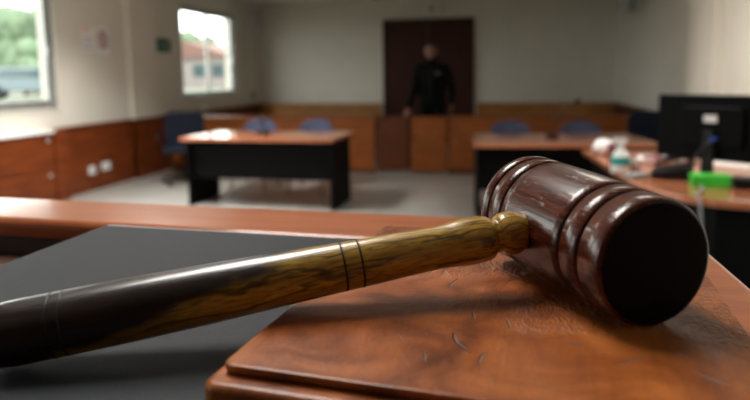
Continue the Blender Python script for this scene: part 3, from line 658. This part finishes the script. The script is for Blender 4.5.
# ------------------------------------------------------------------ the person
PX, PY = -.955, 8.93
pe = bpy.data.objects.new('person', None)
def person():
    b = B()
    hc_ = Vector((-.01, -.03, 1.715))
    ball(b, hc_, (.078, .098, .118), 3); ball(b, hc_+Vector((-.005, -.035, -.055)), (.058, .066, .065), 3)       # skull, jaw
    ball(b, hc_+Vector((-.018, -.105, -.022)), (.013, .018, .024), 2); ball(b, hc_+Vector((-.017, -.10, .006)), (.009, .012, .03), 2)  # nose
    ball(b, hc_+Vector((-.014, -.092, -.068)), (.026, .012, .010), 2)                                             # mouth
    for s in (-1, 1):
        ball(b, hc_+Vector((s*.08, .005, -.01)), (.012, .022, .034), 2); ball(b, hc_+Vector((s*.034-.015, -.088, .022)), (.020, .012, .008), 2)
    capsule(b, (0, .01, 1.50), (-.005, -.005, 1.63), .062, .056)
    for a, c, ra, rb in (((-.10, .01, 1.42), (.10, .01, 1.42), .10, .10), ((0, .01, 1.40), (0, .01, 1.02), .135, .125), ((-.07, .01, 1.0), (.07, .01, 1.0), .115, .115)): capsule(b, a, c, ra, rb)
    for s in (-1, 1):
        capsule(b, (s*.09, .01, .96), (s*.11, -.01, .52), .085, .058); capsule(b, (s*.11, -.01, .52), (s*.12, .03, .09), .056, .036)
        capsule(b, (s*.12, .04, .05), (s*.135, -.12, .035), .038, .030)
    arms = {-1: [(-.185, .01, 1.46), (-.255, -.02, 1.17), (-.315, -.24, .905)], 1: [(.185, .01, 1.46), (.285, .02, 1.18), (.290, -.13, .955)]}
    for s in (-1, 1):
        sh, el, wr = [Vector(v) for v in arms[s]]
        capsule(b, sh, el, .058, .043); capsule(b, el, wr, .042, .027)
        dd = (wr-el).normalized(); 
        if s < 0: dd = (dd + Vector((.1, -.9, -.35))).normalized()
        side = Vector((1, 0, 0)) if s < 0 else Vector((0, 1, 0)); side = (side-dd*side.dot(dd)).normalized(); nn = dd.cross(side)
        palm = wr+dd*.055
        for k in (-1.5, -.5, .5, 1.5):
            base = wr+dd*.085+side*k*.019; capsule(b, wr+dd*.015+side*k*.013, base, .015, .0115)
            ln = (.068, .078, .074, .058)[int(k+1.5)]; curl = Vector((0, 0, -1))*.35 if s < 0 else -nn*.35*(1 if nn.x > 0 else -1)
            mid = base+(dd+curl*.5).normalized()*ln*.5; capsule(b, base, mid, .0105, .0095); capsule(b, mid, mid+(dd+curl*2).normalized()*ln*.5, .0095, .008)
        th = side*(1 if s < 0 else -1)
        q = wr+dd*.03+th*.022; m_ = q+(dd*.6+th*.8).normalized()*.042; capsule(b, q, m_, .014, .011); capsule(b, m_, m_+(dd*.95+th*.3).normalized()*.035, .011, .009)
    body = obj('body', b, 'skin'); remesh(body, .0085, 3); body.parent = pe
    b = B()
    for a, c, ra, rb in (((-.125, .015, 1.435), (.125, .015, 1.435), .115, .115), ((-.07, .01, 1.40), (-.07, .01, .93), .135, .125), ((.07, .01, 1.40), (.07, .01, .93), .135, .125), ((0, -.01, 1.40), (0, -.01, 1.0), .15, .14), ((0, .012, 1.48), (0, .0, 1.605), .095, .082)): capsule(b, a, c, ra, rb)
    for s in (-1, 1):
        sh, el, wr = [Vector(v) for v in arms[s]]; capsule(b, sh, el, .080, .062); capsule(b, el, wr-(wr-el).normalized()*.02, .060, .045)
    j = obj('jacket', b, 'jacket', pe); remesh(j, .015, 3)
    b = B(); prism(b, rrect(-.03, .03, -.014, .014, .008), 0, .008, 0, Matrix.Translation((.095, -.157, 1.395)) @ Matrix.Rotation(PI/2, 4, 'X')); obj('badge', b, 'greyink', j)
    b = B(); tube(b, [(0, -.170, 1.52), (0, -.172, 1.30), (0, -.165, .92)], .006, 6); obj('zip', b, 'steel', j)
    b = B(); capsule(b, (-.08, .01, .94), (.08, .01, .94), .125, .125)
    for s in (-1, 1): capsule(b, (s*.09, .01, .92), (s*.11, -.01, .52), .10, .078); capsule(b, (s*.11, -.01, .52), (s*.12, .03, .10), .075, .062)
    t = obj('trousers', b, 'trouser', pe); remesh(t, .016, 3)
    for s in (-1, 1):
        b = B(); capsule(b, (s*.12, .05, .052), (s*.14, -.15, .046), .05, .044)
        for v in b.verts: v.co.z = max(v.co.z, .003)
        sh_ = obj('shoe', b, 'black', pe); remesh(sh_, .012, 1)
    b = B(); ball(b, hc_+Vector((0, .018, .040)), (.088, .102, .090), 3)
    bmesh.ops.bisect_plane(b, geom=b.verts[:]+b.edges[:]+b.faces[:], plane_co=hc_+Vector((0, 0, .022)), plane_no=Vector((0, -.45, -.89)).normalized(), clear_outer=True)
    bmesh.ops.holes_fill(b, edges=b.edges[:]); obj('hair', b, 'hair', pe)
    b = B()
    for s in (-1, 1): ball(b, hc_+Vector((s*.033-.014, -.0915, .008)), (.013, .008, .007), 2)
    obj('eyes', b, 'hair', body)
COL.objects.link(pe); tag(pe, 'person in a black jacket standing behind the barrier, hand on the gate', 'person'); pe.location = (PX, PY, 0); pe.rotation_euler = (0, 0, math.radians(0))
person()
# ------------------------------------------------------------------ added fill lights on the ceiling, out of frame, to brighten walls and bench
def fill_panel(label, x_, y_, w_, l_, watt, spread):
    t = thing('ceiling_fill', label, 'fill light', (x_, y_, ZC), 0, 'added fill lights overhead')
    b = B(); bx(b, -w_/2-.03, w_/2+.03, -l_/2-.03, l_/2+.03, -.05, -.001); obj('housing', b, 'white', t, .005)
    b = B(); bx(b, -w_/2, w_/2, -l_/2, l_/2, -.058, -.0505); obj('diffuser', b, 'fill_panel', t)
    L = bpy.data.lights.new('fill_light', 'AREA'); L.shape = 'RECTANGLE'; L.size = w_; L.size_y = l_; L.energy = watt; L.spread = math.radians(spread); L.color = (1, .97, .92)
    o = bpy.data.objects.new('fill_light', L); COL.objects.link(o); o.parent = t; o.location = (0, 0, -.065)
fill_panel('added ceiling fill panel brightening the window wall', -3.3, 5.3, .6, 1.2, 105, 125)
fill_panel('added ceiling fill panel brightening the computer desk and near right wall', .75, 4.4, .6, 1.2, 26, 120)
fill_panel('lit ceiling light panel above the judge bench', -.7, 1.25, .6, 1.2, 27, 140)
# ------------------------------------------------------------------ outside
b = B(); bx(b, -90, XL-.3, -25, 90, .45, .55); o = struct('ground_outside', b, 'lawn')
def tree(label, x_, y_, h_, r_, seed):
    t = thing('tree', label, 'tree', (x_, y_, .55), 0, 'trees outside the windows')
    b = B(); tube(b, [(0, 0, 0), (.05, 0, h_*.3), (0, .05, h_*.6)], [.22, .17, .1], 8); obj('trunk', b, 'bark', t)
    rng = random.Random(seed); b = B()
    for k in range(16):
        c = Vector((rng.uniform(-1, 1), rng.uniform(-1, 1), rng.uniform(-.8, 1)))*r_*.6 + Vector((0, 0, h_*.62)); s_ = r_*rng.uniform(.32, .5)
        for v in ball(b, c, s_, 2): v.co += Vector((rng.uniform(-1, 1), rng.uniform(-1, 1), rng.uniform(-1, 1)))*s_*.12
    obj('crown', b, 'crown', t)
tree('tall pale leafy tree filling the upper part of the near window', -30, 36.0, 4.6, 3.3, 1)
tree('low round tree behind the parked car', -26.5, 31.0, 2.6, 1.5, 3)
tree('leafy tree behind the house outside the far window', -34, 68.0, 6.0, 3.0, 4)
hs = thing('house', 'pale house with a reddish roof outside the far window', 'house', (-26, 52, .55))
b = B(); bx(b, -4, 4, -3, 3, 0, 2.6); obj('wall', b, 'house', hs)
b = B(); prism(b, [(-4.4, 2.6), (4.4, 2.6), (0, 4.0)], -3.3, 3.3, 0, Matrix.Rotation(PI/2, 4, 'X')); obj('roof', b, 'roof', hs)
for xx in (-2.5, .5, 2.2):
    b = B(); bx(b, xx, xx+1, -3.05, -3, 1, 2); obj('window', b, 'carglass', hs)
car = thing('car', 'pale car parked outside the near window', 'car', (-21.6, 25.5, .55), math.radians(35))
b = B(); prism(b, [(-2.1, .35), (2.1, .35), (2.15, .75), (1.3, .9), (.7, 1.42), (-1.0, 1.45), (-1.7, .95), (-2.15, .85)], -.85, .85, 0, Matrix.Rotation(PI/2, 4, 'X')); obj('body', b, 'car', car, .08, 3)
b = B(); prism(b, [(1.12, .93), (.62, 1.36), (-.95, 1.38), (-1.5, .97)], -.86, .86, 0, Matrix.Rotation(PI/2, 4, 'X')); obj('side_glass', b, 'carglass', car)
for xx in (-1.3, 1.3):
    for s in (-1, 1):
        b = B(); lathe(b, [(-.1, 0), (-.1, .32), (.1, .32), (.1, 0)], 20, 'z', M=Matrix.Translation((xx, s*.8, .32)) @ Matrix.Rotation(PI/2, 4, 'X')); obj('wheel', b, 'tyre', car)
# ------------------------------------------------------------------ world and render look
W = bpy.data.worlds.new('overcast_sky'); S.world = W; W.use_nodes = True
bg = W.node_tree.nodes['Background']; bg.inputs['Color'].default_value = (1.0, .99, .97, 1); bg.inputs['Strength'].default_value = 6.2
S.view_settings.view_transform = 'Standard'; S.view_settings.look = 'None'; S.view_settings.gamma = 1; S.view_settings.use_curve_mapping = False
S.view_settings.exposure = 0.0
S.cycles.use_denoising = True; S.cycles.max_bounces = 8; S.cycles.diffuse_bounces = 5; S.cycles.transparent_max_bounces = 12; S.cycles.sample_clamp_indirect = 6; S.cycles.caustics_reflective = False
